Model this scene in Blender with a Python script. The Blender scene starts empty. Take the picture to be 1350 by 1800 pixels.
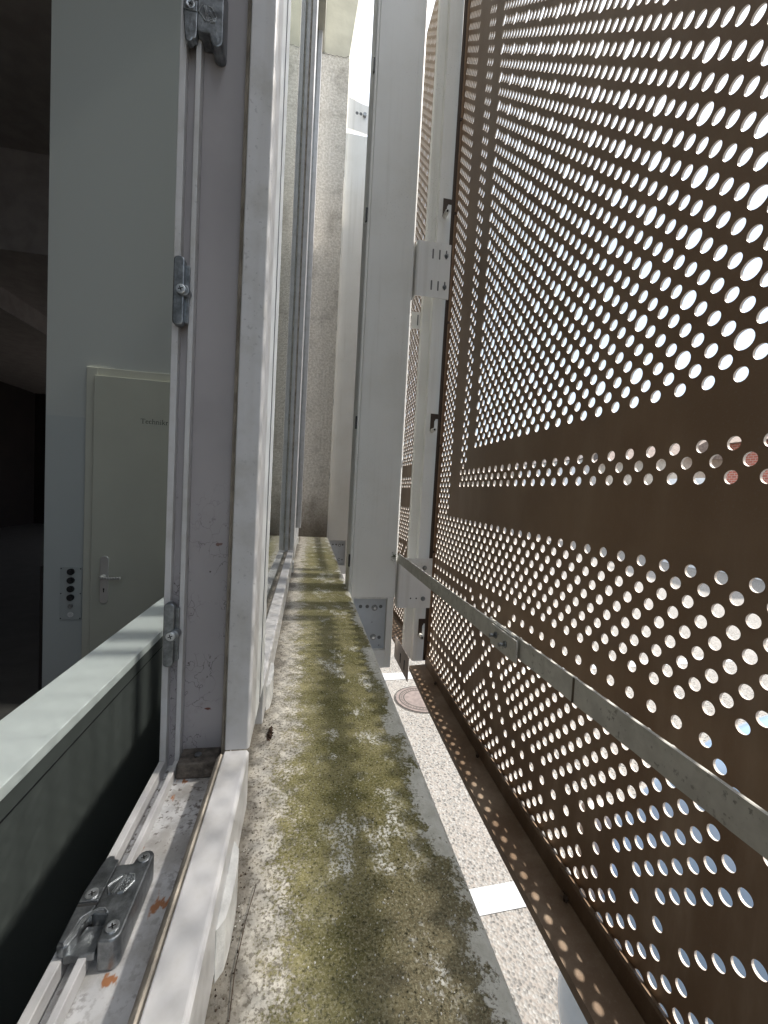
import bpy, bmesh, math, random
from mathutils import Matrix, Vector
random.seed(7)
C = bpy.context.scene
COL = C.collection

# ------------------------------------------------------------------ camera
cd = bpy.data.cameras.new("camera")
cam = bpy.data.objects.new("camera", cd)
COL.objects.link(cam)
YAW, PIT, ROL, FPX = .18543, .04801, -.05403, 725.7
fw = Vector((math.sin(YAW)*math.cos(PIT), math.cos(YAW)*math.cos(PIT), -math.sin(PIT)))
r0 = Vector((math.cos(YAW), -math.sin(YAW), 0))
d0 = fw.cross(r0)
rt = math.cos(ROL)*r0 + math.sin(ROL)*d0
dn = -math.sin(ROL)*r0 + math.cos(ROL)*d0
M = Matrix(((rt.x, -dn.x, -fw.x, 0), (rt.y, -dn.y, -fw.y, 0), (rt.z, -dn.z, -fw.z, 0), (0, 0, 0, 1)))
cam.matrix_world = M
cd.sensor_fit = 'HORIZONTAL'; cd.sensor_width = 36; cd.lens = 36*FPX/1350
cd.clip_start = .02; cd.clip_end = 500
C.camera = cam

# ------------------------------------------------------------------ world, sun, exposure
SUN_EL, SUN_AZ = math.radians(50), math.radians(90)    # azimuth clockwise from +Y
W = bpy.data.worlds.new("World"); C.world = W; W.use_nodes = True
nt = W.node_tree; nt.nodes.clear()
wo = nt.nodes.new('ShaderNodeOutputWorld'); bg = nt.nodes.new('ShaderNodeBackground')
sky = nt.nodes.new('ShaderNodeTexSky'); sky.sky_type = 'NISHITA'; sky.sun_disc = False
sky.sun_elevation = SUN_EL; sky.sun_rotation = SUN_AZ
sky.air_density = 1.0; sky.dust_density = 2.5; sky.ozone_density = 1.0
tc = nt.nodes.new('ShaderNodeTexCoord'); nz = nt.nodes.new('ShaderNodeTexNoise')
nz.inputs['Scale'].default_value = 2.2; nz.inputs['Detail'].default_value = 5
rp = nt.nodes.new('ShaderNodeMapRange'); rp.inputs[1].default_value = .36; rp.inputs[2].default_value = .62
nt.links.new(tc.outputs['Generated'], nz.inputs['Vector']); nt.links.new(nz.outputs[0], rp.inputs[0])
sx = nt.nodes.new('ShaderNodeSeparateXYZ'); nt.links.new(tc.outputs['Generated'], sx.inputs[0])
lowm = nt.nodes.new('ShaderNodeMapRange'); lowm.interpolation_type = 'SMOOTHSTEP'; lowm.inputs[1].default_value = .45; lowm.inputs[2].default_value = .95
nt.links.new(sx.outputs[2], lowm.inputs[0])
cloud = nt.nodes.new('ShaderNodeMix'); cloud.data_type = 'RGBA'          # clouds: brighter overhead, milky blue low down
cloud.inputs[6].default_value = (3.1, 3.7, 4.4, 1); cloud.inputs[7].default_value = (11.0, 11.2, 11.6, 1)
nt.links.new(lowm.outputs[0], cloud.inputs[0])
cov = nt.nodes.new('ShaderNodeMath'); cov.operation = 'MULTIPLY_ADD'; cov.inputs[1].default_value = .30; cov.inputs[2].default_value = .62
nt.links.new(rp.outputs[0], cov.inputs[0])
mx = nt.nodes.new('ShaderNodeMix'); mx.data_type = 'RGBA'
nt.links.new(cov.outputs[0], mx.inputs[0]); nt.links.new(sky.outputs[0], mx.inputs[6]); nt.links.new(cloud.outputs[2], mx.inputs[7])
nt.links.new(mx.outputs[2], bg.inputs['Color'])
bg.inputs['Strength'].default_value = .14
nt.links.new(bg.outputs[0], wo.inputs[0])

sl = bpy.data.lights.new("sun", 'SUN'); sl.energy = 4.3; sl.angle = math.radians(2.5); sl.color = (1, .95, .88)
so = bpy.data.objects.new("sun", sl); COL.objects.link(so)
sd = Vector((math.sin(SUN_AZ)*math.cos(SUN_EL), math.cos(SUN_AZ)*math.cos(SUN_EL), math.sin(SUN_EL)))
so.rotation_euler = sd.to_track_quat('Z', 'Y').to_euler(); so.location = (8, -2, 9)

C.view_settings.view_transform = 'Standard'; C.view_settings.look = 'None'
C.view_settings.exposure = 1.12; C.view_settings.gamma = 1
C.view_settings.use_curve_mapping = False
C.render.engine = 'CYCLES'
cy = C.cycles
cy.max_bounces = 10; cy.diffuse_bounces = 6; cy.glossy_bounces = 5; cy.transmission_bounces = 6; cy.transparent_max_bounces = 12
cy.use_denoising = True; cy.sample_clamp_indirect = 6
cy.caustics_reflective = False; cy.caustics_refractive = False

# ------------------------------------------------------------------ node material helper
class Mt:
    def __init__(s, name, rough=.6, metal=0., spec=.5):
        s.m = bpy.data.materials.new(name); s.m.use_nodes = True
        s.t = s.m.node_tree; s.b = s.t.nodes['Principled BSDF']
        s.b.inputs['Roughness'].default_value = rough; s.b.inputs['Metallic'].default_value = metal
        s.b.inputs['Specular IOR Level'].default_value = spec
        s.co = s.t.nodes.new('ShaderNodeTexCoord').outputs['Object']
    def n(s, ty, **kw):
        x = s.t.nodes.new('ShaderNode'+ty)
        for k, v in kw.items(): setattr(x, k, v)
        return x
    def L(s, a, b): s.t.links.new(a, b)
    def mapv(s, sc=(1, 1, 1), loc=(0, 0, 0)):
        x = s.n('Mapping'); x.inputs['Scale'].default_value = sc; x.inputs['Location'].default_value = loc
        s.L(s.co, x.inputs[0]); return x.outputs[0]
    def noise(s, scale, detail=4, rough=.55, vec=None, dist=0.):
        x = s.n('TexNoise'); x.inputs['Scale'].default_value = scale; x.inputs['Detail'].default_value = detail
        x.inputs['Roughness'].default_value = rough; x.inputs['Distortion'].default_value = dist
        s.L(vec or s.co, x.inputs['Vector']); return x.outputs[0]
    def voro(s, scale, feature='F1', vec=None, out=0):
        x = s.n('TexVoronoi', feature=feature); x.inputs['Scale'].default_value = scale
        s.L(vec or s.co, x.inputs['Vector']); return x.outputs[out]
    def step(s, v, a, b):
        x = s.n('MapRange', interpolation_type='SMOOTHSTEP'); s.L(v, x.inputs[0])
        x.inputs[1].default_value = a; x.inputs[2].default_value = b; return x.outputs[0]
    def math(s, op, a, b=None):
        x = s.n('Math', operation=op)
        for i, v in enumerate((a, b)):
            if v is None: continue
            if isinstance(v, (int, float)): x.inputs[i].default_value = v
            else: s.L(v, x.inputs[i])
        return x.outputs[0]
    def mix(s, f, a, b):
        x = s.n('Mix', data_type='RGBA')
        for i, v in ((0, f), (6, a), (7, b)):
            if isinstance(v, (int, float)): x.inputs[i].default_value = v
            elif isinstance(v, tuple): x.inputs[i].default_value = v+(1,) if len(v) == 3 else v
            else: s.L(v, x.inputs[i])
        return x.outputs[2]
    def xyz(s):
        x = s.n('SeparateXYZ'); s.L(s.co, x.inputs[0]); return x.outputs
    def col(s, v):
        if isinstance(v, tuple): s.b.inputs['Base Color'].default_value = v+(1,)
        else: s.L(v, s.b.inputs['Base Color'])
        return s
    def bump(s, v, st=.3, d=.01):
        x = s.n('Bump'); x.inputs['Strength'].default_value = st; x.inputs['Distance'].default_value = d
        s.L(v, x.inputs['Height']); s.L(x.outputs[0], s.b.inputs['Normal']); return s

def plain(name, c, rough=.6, metal=0., var=.12, scale=6, bump=0., bs=60):
    m = Mt(name, rough, metal)
    n = m.noise(scale, 5)
    lo = tuple(v*(1-var) for v in c); hi = tuple(min(1, v*(1+var)) for v in c)
    m.col(m.mix(m.step(n, .3, .7), lo, hi))
    if bump: m.bump(m.noise(bs, 3), bump, .004)
    return m.m

def paint(name, c, dirt=.25, rough=.38, scale=9):
    """white coated metal with faint grime blotches, specks and fine dust"""
    m = Mt(name, rough)
    g = m.step(m.noise(scale, 6, .62), .42, .8)
    sp = m.step(m.noise(190, 3, .6), .60, .68)
    sp2 = m.math('MULTIPLY', sp, m.step(m.noise(4, 3), .45, .65))
    dk = tuple(v*.62 for v in c)
    stk = m.step(m.noise(1., 5, .6, m.mapv((38, 38, 1.3))), .50, .72)
    base = m.mix(m.math('MULTIPLY', g, dirt), c, (c[0]*.7, c[1]*.68, c[2]*.62))
    base = m.mix(m.math('MULTIPLY', stk, .22), base, (c[0]*.62, c[1]*.6, c[2]*.54))
    m.col(m.mix(m.math('MULTIPLY', sp2, .7), base, dk))
    m.L(m.math('ADD', m.math('MULTIPLY', g, .2), rough), m.b.inputs['Roughness'])
    m.bump(m.noise(90, 2), .05, .002)
    return m.m

WHITE = (.66, .665, .66)
M_post = paint('white_coated_steel', (.74, .745, .72), .3, .42, 5)
M_frame = paint('white_window_paint', (.60, .595, .595), .75, .35, 22)
M_plate = paint('white_bracket_paint', (.76, .76, .745), .2, .4, 8)

def mk_jamb():
    m = Mt('grimy_jamb_paint', .5)
    x, y, z = m.xyz()
    low = m.step(z, .04, -.12)
    wv = m.mapv((1, 1, .75))
    nd = m.n('TexNoise'); nd.inputs['Scale'].default_value = 42; nd.inputs['Detail'].default_value = 4; m.L(wv, nd.inputs['Vector'])
    vm = m.n('VectorMath', operation='MULTIPLY_ADD'); m.L(nd.outputs[1], vm.inputs[0]); vm.inputs[1].default_value = (.055, .055, .055); m.L(wv, vm.inputs[2])
    web = m.step(m.voro(52, 'DISTANCE_TO_EDGE', vm.outputs[0]), .024, .008)
    patch = m.step(m.noise(17, 5, .6), .45, .56)
    web = m.math('MULTIPLY', m.math('MULTIPLY', web, patch), low)
    sm = m.math('MULTIPLY', m.step(m.noise(34, 5, .7), .56, .75), m.math('MULTIPLY', low, .55))
    spk = m.math('MULTIPLY', m.step(m.voro(85), .12, .06), m.math('MULTIPLY', low, m.step(m.noise(30, 2), .5, .6)))
    rust = m.math('MULTIPLY', m.step(m.noise(38, 3, .5, m.mapv((1, 1, 1.6), (3, 1, 7))), .72, .75), low)
    base = m.mix(m.step(m.noise(7, 4), .35, .75), (.40, .375, .38), (.335, .315, .32))
    c1 = m.mix(sm, base, (.2, .17, .16))
    c2 = m.mix(m.math('MULTIPLY', web, .6), c1, (.06, .05, .05))
    c3 = m.mix(spk, c2, (.05, .035, .03))
    c4 = m.mix(rust, c3, (.13, .035, .015))
    m.col(c4).bump(m.noise(60, 3), .08, .002)
    return m.m
M_jamb = mk_jamb()

def mk_tray():
    m = Mt('dirty_aluminium_tray', .5)
    x, y, z = m.xyz()
    fin = m.step(m.noise(210, 3, .6), .5, .66)
    big = m.step(m.noise(26, 6, .65), .42, .66)
    far = m.step(y, .3, .44)
    left = m.step(x, -.108, -.128)
    right = m.step(x, -.098, -.084)
    dirt = m.math('MINIMUM', m.math('ADD', m.math('ADD', m.math('MULTIPLY', far, .6), m.math('MULTIPLY', left, .35)), m.math('MULTIPLY', right, .35)), 1.)
    d = m.math('MULTIPLY', m.math('MULTIPLY', m.math('MAXIMUM', fin, m.math('MULTIPLY', big, .5)), .95), m.math('ADD', m.math('MULTIPLY', dirt, .95), .25))
    base = m.mix(big, (.60, .60, .60), (.47, .46, .44))
    c1 = m.mix(d, base, (.10, .08, .065))
    # rust stains: stretched along the tray
    rv = m.mapv((1.6, .75, 1), (.37, .12, 0))
    r1 = m.step(m.noise(36, 4, .55, rv), .63, .67)
    c2 = m.mix(m.math('MULTIPLY', r1, .9), c1, (.36, .13, .03))
    m.col(c2).bump(m.noise(150, 3), .25, .002)
    return m.m
M_tray = mk_tray()

def mk_sill():
    m = Mt('mossy_concrete', .92, 0, .25)
    x, y, z = m.xyz()
    n1 = m.noise(9, 6, .62); n2 = m.noise(55, 5, .6); n3 = m.noise(320, 3, .6)
    wob = m.math('ADD', m.math('MULTIPLY', m.math('SUBTRACT', n1, .5), .10), m.math('MULTIPLY', m.math('SUBTRACT', n2, .5), .07))
    xs = m.math('ADD', x, wob)
    xr = m.math('ADD', xs, m.math('MULTIPLY', y, -.004))
    green = m.math('MULTIPLY', m.step(xs, -.052, .045), m.step(xr, .168, .128))
    green = m.math('MULTIPLY', green, m.math('SUBTRACT', 1., m.math('MULTIPLY', m.step(y, 1.9, 3.0), .45)))
    green = m.step(m.math('ADD', green, m.math('MULTIPLY', m.math('SUBTRACT', m.noise(300, 5, .75), .5), 2.6)), .30, .70)
    # bare concrete
    bare = m.mix(m.step(n2, .35, .65), (.68, .645, .57), (.46, .425, .36))
    bare = m.mix(m.math('MULTIPLY', m.step(n3, .50, .62), .8), bare, (.15, .13, .10))
    bare = m.mix(m.math('MULTIPLY', m.step(m.noise(900, 2), .55, .7), .35), bare, (.75, .72, .66))
    edged = m.step(xs, -.026, -.05)
    bare = m.mix(m.math('MULTIPLY', edged, .75), bare, (.10, .085, .065))
    # moss
    mo = m.mix(m.step(m.noise(14, 5, .6), .35, .66), (.150, .140, .045), (.275, .248, .110))
    near = m.math('MULTIPLY', m.step(m.math('ADD', y, m.math('MULTIPLY', n1, .25)), .62, .38), m.step(xs, .03, .10))
    mo = m.mix(m.math('MULTIPLY', near, .75), mo, (.160, .128, .078))
    mo = m.mix(m.math('MULTIPLY', m.step(m.noise(480, 3, .7), .50, .58), .6), mo, (.40, .37, .24))
    mo = m.mix(m.math('MULTIPLY', m.step(m.noise(330, 4, .7), .53, .60), .7), mo, (.030, .030, .010))
    # pale flakes where the moss has lifted
    fl = m.math('MULTIPLY', m.step(m.noise(300, 4, .75), .49, .53), m.step(m.noise(15, 5, .72, m.mapv((1, .7, 1), (.3, .55, 0))), .53, .61))
    band = m.math('MULTIPLY', m.step(xs, .02, .055), m.step(xs, .145, .11))
    fl = m.math('MULTIPLY', fl, m.math('ADD', m.math('MULTIPLY', band, .9), .1))
    dots = m.math('MULTIPLY', m.step(m.voro(260), .2, .12), m.step(m.noise(70, 3), .56, .66))
    fl = m.math('MAXIMUM', fl, dots)
    edge = m.mix(m.step(n2, .4, .7), (.78, .77, .70), (.62, .61, .53))
    rightm = m.step(xr, .115, .15)
    surf = m.mix(green, m.mix(rightm, bare, edge), mo)
    surf = m.mix(fl, surf, (.78, .77, .71))
    surf = m.mix(m.math('MULTIPLY', m.step(m.noise(3.5, 4), .35, .7), .08), surf, (.55, .53, .44))
    m.col(surf)
    h = m.math('ADD', m.math('MULTIPLY', n2, .5), m.math('ADD', m.math('MULTIPLY', n3, .6), m.math('MULTIPLY', green, .25)))
    m.bump(h, .5, .004)
    return m.m
M_sill = mk_sill()

def mk_render():
    m = Mt('rough_cast_render', .95, 0, .2)
    n = m.noise(70, 6, .7); b = m.noise(5, 5, .6)
    x, y, z = m.xyz()
    base = m.mix(m.step(n, .38, .62), (.74, .71, .65), (.52, .49, .43))
    base = m.mix(m.math('MULTIPLY', m.step(b, .5, .72), .5), base, (.16, .14, .115))
    foot = m.math('MULTIPLY', m.step(m.math('ADD', z, m.math('MULTIPLY', b, -.35)), 1.98, 1.56), .8)
    base = m.mix(foot, base, (.13, .105, .08))
    m.col(base).bump(n, .9, .012)
    return m.m
M_render = mk_render()
M_lintel = plain('smooth_lintel', (.50, .485, .41), .9, 0, .12, 5, .2, 40)

def mk_panel(name, mul=1.):
    m = Mt(name, .5, .1)
    n = m.noise(3.5, 5, .6); f = m.noise(240, 2)
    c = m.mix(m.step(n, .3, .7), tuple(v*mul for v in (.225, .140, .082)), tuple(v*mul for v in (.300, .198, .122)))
    x, y, z = m.xyz()
    lowd = m.math('ADD', .22, m.math('MULTIPLY', m.step(z, -.05, -.6), .75))
    st = m.step(m.noise(9, 6, .65, m.mapv((1, 1, .22))), .42, .75)
    c = m.mix(m.math('MULTIPLY', st, lowd), c, tuple(v*mul for v in (.50, .385, .28)))
    c = m.mix(m.math('MULTIPLY', m.step(m.noise(300, 3, .7), .56, .66), .22), c, (.30, .25, .2))
    m.col(c); m.bump(f, .06, .001)
    return m.m
M_panel = mk_panel('bronze_sheet')
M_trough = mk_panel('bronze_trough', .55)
M_edge = plain('bare_cut_edge', (.62, .54, .46), .45, 0, .05, 30)
M_darkbr = plain('dark_brown_metal', (.045, .028, .018), .5, .2)

def mk_ground():
    m = Mt('exposed_aggregate_paving', .9)
    v = m.n('TexVoronoi'); v.inputs['Scale'].default_value = 72; m.L(m.co, v.inputs['Vector'])
    sp = m.n('SeparateColor'); m.L(v.outputs[1], sp.inputs[0])
    c = m.mix(sp.outputs[0], (.042, .042, .040), (.270, .268, .255))
    c = m.mix(m.step(sp.outputs[1], .7, .75), c, (.20, .19, .172))
    c = m.mix(m.step(v.outputs[0], .45, .75), c, (.20, .18, .16))
    c = m.mix(m.math('MULTIPLY', m.step(m.noise(1.3, 5), .4, .7), .3), c, (.26, .24, .22))
    m.col(c).bump(v.outputs[0], .5, .01)
    return m.m
M_ground = mk_ground()
M_line = None
def mk_line():
    m = Mt('white_road_paint', .8)
    w = m.step(m.noise(60, 5, .7), .60, .68)
    m.col(m.mix(w, (.36, .37, .38), (.17, .16, .15))); return m.m
M_line = mk_line()

def mk_zinc(name='cast_zinc', c=(.27, .285, .295), rough=.30):
    m = Mt(name, rough, .9)
    n = m.noise(90, 5, .65); f = m.noise(420, 2)
    cc = m.mix(m.step(n, .3, .7), tuple(v*.62 for v in c), tuple(v*1.3 for v in c))
    m.col(cc); m.L(m.math('ADD', m.math('MULTIPLY', n, .35), rough-.12), m.b.inputs['Roughness'])
    m.bump(m.math('ADD', n, m.math('MULTIPLY', f, .4)), .22, .002)
    return m.m
M_zinc = mk_zinc()
M_screw = mk_zinc('bright_zinc_screw', (.62, .64, .65), .28)
M_galv = None
def mk_galv():
    m = Mt('weathered_galvanised_steel', .6, .1)
    n = m.noise(40, 5, .6)
    sp = m.math('MULTIPLY', m.step(m.noise(150, 4, .6), .58, .68), m.step(m.noise(12, 3), .35, .6))
    c = m.mix(m.step(n, .3, .7), (.52, .51, .47), (.66, .65, .60))
    m.col(m.mix(m.math('MULTIPLY', sp, .75), c, (.16, .15, .13))).bump(n, .15, .002)
    return m.m
M_galv = mk_galv()
M_seal = plain('old_rubber_seal', (.42, .375, .31), .8, 0, .3, 40, .3, 200)
M_black = plain('black_plastic', (.012, .012, .014), .5)
M_hole = plain('shadowed_cavity', (.02, .02, .02), .8)
M_greyhole = plain('shaded_hole_grey', (.13, .135, .14), .7)
M_clipw = plain('white_plastic_cap', (.62, .62, .60), .5, 0, .15, 50, .2, 200)
M_dirt = plain('dry_dirt', (.07, .05, .035), .95, 0, .5, 90, .8, 200)
M_moss = plain('moss_tuft', (.06, .08, .02), .95, 0, .4, 90, .8, 200)
M_lichen = plain('yellow_lichen', (.45, .36, .06), .9, 0, .3, 90)
M_bead = None
def mk_bead():
    m = Mt('brushed_sash_edge', .35)
    n = m.noise(30, 4, .6, m.mapv((8, 8, .5)))
    m.col(m.mix(m.step(n, .35, .7), (.78, .80, .80), (.60, .62, .62))); return m.m
M_bead = mk_bead()

def mk_glass():
    m = bpy.data.materials.new('window_glass'); m.use_nodes = True; t = m.node_tree; t.nodes.clear()
    o = t.nodes.new('ShaderNodeOutputMaterial'); mxs = t.nodes.new('ShaderNodeMixShader')
    tr = t.nodes.new('ShaderNodeBsdfTransparent'); gl = t.nodes.new('ShaderNodeBsdfGlossy'); ge = t.nodes.new('ShaderNodeNewGeometry')
    tr.inputs[0].default_value = (.92, .95, .94, 1); gl.inputs['Roughness'].default_value = .015; gl.inputs[0].default_value = (.95, .97, .96, 1)
    dt = t.nodes.new('ShaderNodeVectorMath'); dt.operation = 'DOT_PRODUCT'      # Schlick reflectance, the same from either side of the pane
    t.links.new(ge.outputs['Normal'], dt.inputs[0]); t.links.new(ge.outputs['Incoming'], dt.inputs[1])
    def mth(op, a, b=None):
        n_ = t.nodes.new('ShaderNodeMath'); n_.operation = op
        for k_, v_ in enumerate((a, b)):
            if v_ is None: continue
            if isinstance(v_, (int, float)): n_.inputs[k_].default_value = v_
            else: t.links.new(v_, n_.inputs[k_])
        return n_.outputs[0]
    fac = mth('ADD', mth('MULTIPLY', mth('POWER', mth('SUBTRACT', 1., mth('ABSOLUTE', dt.outputs['Value'])), 5.), .95), .045)
    t.links.new(fac, mxs.inputs[0]); t.links.new(tr.outputs[0], mxs.inputs[1]); t.links.new(gl.outputs[0], mxs.inputs[2]); t.links.new(mxs.outputs[0], o.inputs[0])
    return m
M_glass = mk_glass()

def mk_wall():
    m = Mt('matt_wall_paint', .9)
    x, y, z = m.xyz()
    c = m.mix(m.step(z, 1.790, 1.786), (.50, .51, .48), (.455, .475, .46))
    m.col(c).bump(m.noise(160, 3), .12, .002); return m.m
M_wall = mk_wall()
M_door = plain('cream_door_lacquer', (.49, .485, .405), .5, 0, .04, 3)
M_doorf = plain('cream_door_frame', (.55, .54, .455), .5, 0, .04, 3)
M_satin = plain('satin_aluminium', (.50, .50, .50), .35, .7, .05)
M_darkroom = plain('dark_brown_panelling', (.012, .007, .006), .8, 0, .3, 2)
M_ceil = plain('dim_grey_plaster', (.30, .27, .26), .9)
M_floor = plain('dark_floor', (.10, .095, .09), .6)
M_top = plain('white_laminate', (.80, .84, .825), .45, 0, .05, 2)
M_front = plain('charcoal_laminate', (.115, .125, .120), .30, 0, .12, 2)
M_ink = plain('black_lettering', (.02, .02, .02), .6)
M_build = plain('plaster_behind', (.5, .5, .48), .9)

# ------------------------------------------------------------------ mesh helper
class MB:
    def __init__(s): s.v = []; s.f = []; s.sm = []
    def add(s, vs, fs, smooth=False):
        o = len(s.v); s.v += [tuple(v) for v in vs]
        for f in fs: s.f.append([o+i for i in f]); s.sm.append(smooth)
        return s
    def box(s, x0, x1, y0, y1, z0, z1):
        v = [(x, y, z) for x in (x0, x1) for y in (y0, y1) for z in (z0, z1)]
        return s.add(v, [(0, 1, 3, 2), (4, 6, 7, 5), (0, 4, 5, 1), (2, 3, 7, 6), (0, 2, 6, 4), (1, 5, 7, 3)])
    def prism(s, poly, ax, a0, a1, smooth=False):
        """poly: list of 2D points in the plane of the other two axes (in axis order)"""
        def p(u, v, w):
            return {0: (w, u, v), 1: (u, w, v), 2: (u, v, w)}[ax]
        n = len(poly)
        vs = [p(u, v, a0) for u, v in poly]+[p(u, v, a1) for u, v in poly]
        fs = [tuple(range(n))[::-1], tuple(range(n, 2*n))]
        o = len(s.v); s.add(vs, fs)
        for i in range(n):
            j = (i+1) % n; s.f.append([o+i, o+j, o+n+j, o+n+i]); s.sm.append(smooth)
        return s
    def cyl(s, c, ax, r, h, seg=20, r2=None):
        """cylinder from c along axis ax by h (may be negative)"""
        if r2 is None: r2 = r
        vs = []
        for k, (rr, t) in enumerate(((r, 0), (r2, h))):
            for i in range(seg):
                a = 2*math.pi*i/seg; u, v = rr*math.cos(a), rr*math.sin(a)
                q = [0, 0, 0]; q[ax] = t; q[(ax+1) % 3] = u; q[(ax+2) % 3] = v
                vs.append((c[0]+q[0], c[1]+q[1], c[2]+q[2]))
        o = len(s.v); s.add(vs, [tuple(range(seg)), tuple(range(seg, 2*seg))])
        for i in range(seg):
            j = (i+1) % seg; s.f.append([o+i, o+j, o+seg+j, o+seg+i]); s.sm.append(True)
        return s
    def build(s, name, mat, parent=None, bevel=0, seg=2):
        me = bpy.data.meshes.new(name); me.from_pydata(s.v, [], s.f)
        for p, q in zip(me.polygons, s.sm): p.use_smooth = q
        bm = bmesh.new(); bm.from_mesh(me); bmesh.ops.recalc_face_normals(bm, faces=bm.faces); bm.to_mesh(me); bm.free()
        me.materials.append(mat)
        o = bpy.data.objects.new(name, me); COL.objects.link(o)
        if parent: o.parent = parent
        if bevel:
            b = o.modifiers.new('bevel', 'BEVEL'); b.width = bevel; b.segments = seg; b.limit_method = 'ANGLE'; b.angle_limit = math.radians(35)
            b.harden_normals = False
        return o

def tag(o, label=None, cat=None, group=None, kind=None):
    if label: o['label'] = label
    if cat: o['category'] = cat
    if group: o['group'] = group
    if kind: o['kind'] = kind
    return o
def empty(name, loc=(0, 0, 0)):
    e = bpy.data.objects.new(name, None); COL.objects.link(e); e.location = loc; e.empty_display_size = .05
    return e
def box(name, b, mat, parent=None, bevel=0): return MB().box(*b).build(name, mat, parent, bevel)
def rrect(u0, u1, v0, v1, r, n=5):
    pts = []
    for cu, cv, a0 in ((u1-r, v1-r, 0), (u0+r, v1-r, 90), (u0+r, v0+r, 180), (u1-r, v0+r, 270)):
        for i in range(n+1):
            a = math.radians(a0+90*i/n); pts.append((cu+r*math.cos(a), cv+r*math.sin(a)))
    return pts

GZ = -2.1      # outside ground
FZ = -1.5      # inside floor

# ================================================================== SETTING
g = MB().add([(-60, -60, GZ), (90, -60, GZ), (90, 90, GZ), (-60, 90, GZ)], [(0, 1, 2, 3)]).build('ground', M_ground); tag(g, kind='structure')
for k, (yy, ww) in enumerate(((1.905, .14), (4.51, .17))):
    l = MB().add([(.6, yy-.02-ww/2, GZ+.004), (6.2, yy+.25-ww/2, GZ+.004), (6.2, yy+.25+ww/2, GZ+.004), (.6, yy-.02+ww/2, GZ+.004)], [(0, 1, 2, 3)]).build('parking_line', M_line)
    tag(l, kind='structure')
tag(MB().add([(-8, -3.5, FZ), (-.2, -3.5, FZ), (-.2, 14, FZ), (-8, 14, FZ)], [(0, 1, 2, 3)]).build('floor', M_floor), kind='structure')
tag(MB().box(-8, -.3, -3.5, 4.98, 3.2, 3.3).build('ceiling', M_ceil), kind='structure')
tag(MB().box(-8, -.3, 5.02, 14, 2.35, 3.3).build('ceiling', M_ceil), kind='structure')

# manhole cover
mh = empty('manhole_cover', (1.235, 3.98, GZ)); tag(mh, 'round cast iron manhole cover set in the paving beside the perforated screen', 'manhole cover')
m_iron = plain('worn_cast_iron', (.17, .135, .12), .6, .3, .2, 20)
m_groove = plain('manhole_joint', (.05, .045, .04), .9)
MB().cyl((0, 0, .002), 2, .255, .006, 48).build('cover_plate', m_iron, mh)
rg = MB()
for rr in (.262, .215, .17):
    n = 64
    vs = []
    for i in range(n):
        a = 2*math.pi*i/n
        for q in (rr, rr+.011): vs.append((q*math.cos(a), q*math.sin(a), .0095 if rr < .25 else .006))
    fs = [(2*i, 2*i+1, (2*i+3) % (2*n), (2*i+2) % (2*n)) for i in range(n)]
    rg.add(vs, fs)
for i in range(40):
    a = 2*math.pi*i/40; r1_, r2_ = .188, .207
    ca, sa = math.cos(a), math.sin(a); w = .004
    rg.add([(r1_*ca-w*sa, r1_*sa+w*ca, .0095), (r1_*ca+w*sa, r1_*sa-w*ca, .0095), (r2_*ca+w*sa, r2_*sa-w*ca, .0095), (r2_*ca-w*sa, r2_*sa+w*ca, .0095)], [(0, 1, 2, 3)])
rg.build('joint_ring', m_groove, mh)

# ================================================================== FACADE
SZ = -.36
# window sill slab with rounded front edge
prof = [(-.11, SZ-.05), (-.11, SZ), (.154, SZ-.001)]
for i in range(1, 7):
    a = math.radians(90-15*i); prof.append((.154+.013*math.cos(a), SZ-.014+.013*math.sin(a)))
prof += [(.167, SZ-.055)]
sill = MB().prism(prof, 1, -3.2, 3.1).build('window_sill', M_sill)
tag(sill, 'long concrete window sill covered in green moss with pale flaking patches', 'window sill')

# loose crumbs of moss and flaked grit lying on the sill, past counting
def crumbs(name, n, xr, yr, smin, smax, hmax, mat, seed):
    rn = random.Random(seed); vs = []; fs = []
    for _ in range(n):
        y = yr[0]+(yr[1]-yr[0])*rn.random()**1.7; x = rn.gauss((xr[0]+xr[1])/2, (xr[1]-xr[0])/3.4)
        if not xr[0] < x < xr[1]: continue
        s_ = smin+(smax-smin)*rn.random()**2; h = hmax*rn.uniform(.3, 1)*s_/smax; a0 = rn.uniform(0, 6.28); k = rn.randint(4, 6); o = len(vs)
        for q in range(k):
            a = a0+6.283*q/k; rr = s_*rn.uniform(.6, 1.2); vs.append((x+rr*math.cos(a), y+rr*math.sin(a), SZ-.0004))
        for q in range(k):
            a = a0+6.283*q/k+.3; rr = s_*rn.uniform(.3, .7); vs.append((x+rr*math.cos(a), y+rr*math.sin(a), SZ+h*rn.uniform(.7, 1.1)))
        for q in range(k): fs.append((o+q, o+(q+1) % k, o+k+(q+1) % k, o+k+q))
        fs.append(tuple(range(o+k, o+2*k)))
    me = bpy.data.meshes.new(name); me.from_pydata(vs, [], fs); me.materials.append(mat)
    o = bpy.data.objects.new(name, me); COL.objects.link(o); o['kind'] = 'stuff'; return o
crumbs('moss_crumbs', 3800, (-.01, .150), (.20, 2.4), .0004, .0015, .0008, M_sill, 3)
crumbs('pale_grit', 1500, (.0, .150), (.20, 2.2), .0003, .0010, .0007, plain('pale_grit', (.74, .73, .68), .9), 4)
crumbs('dark_dirt', 700, (-.050, -.034), (.20, 3.0), .0003, .0013, .0010, M_dirt, 5)
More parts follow.
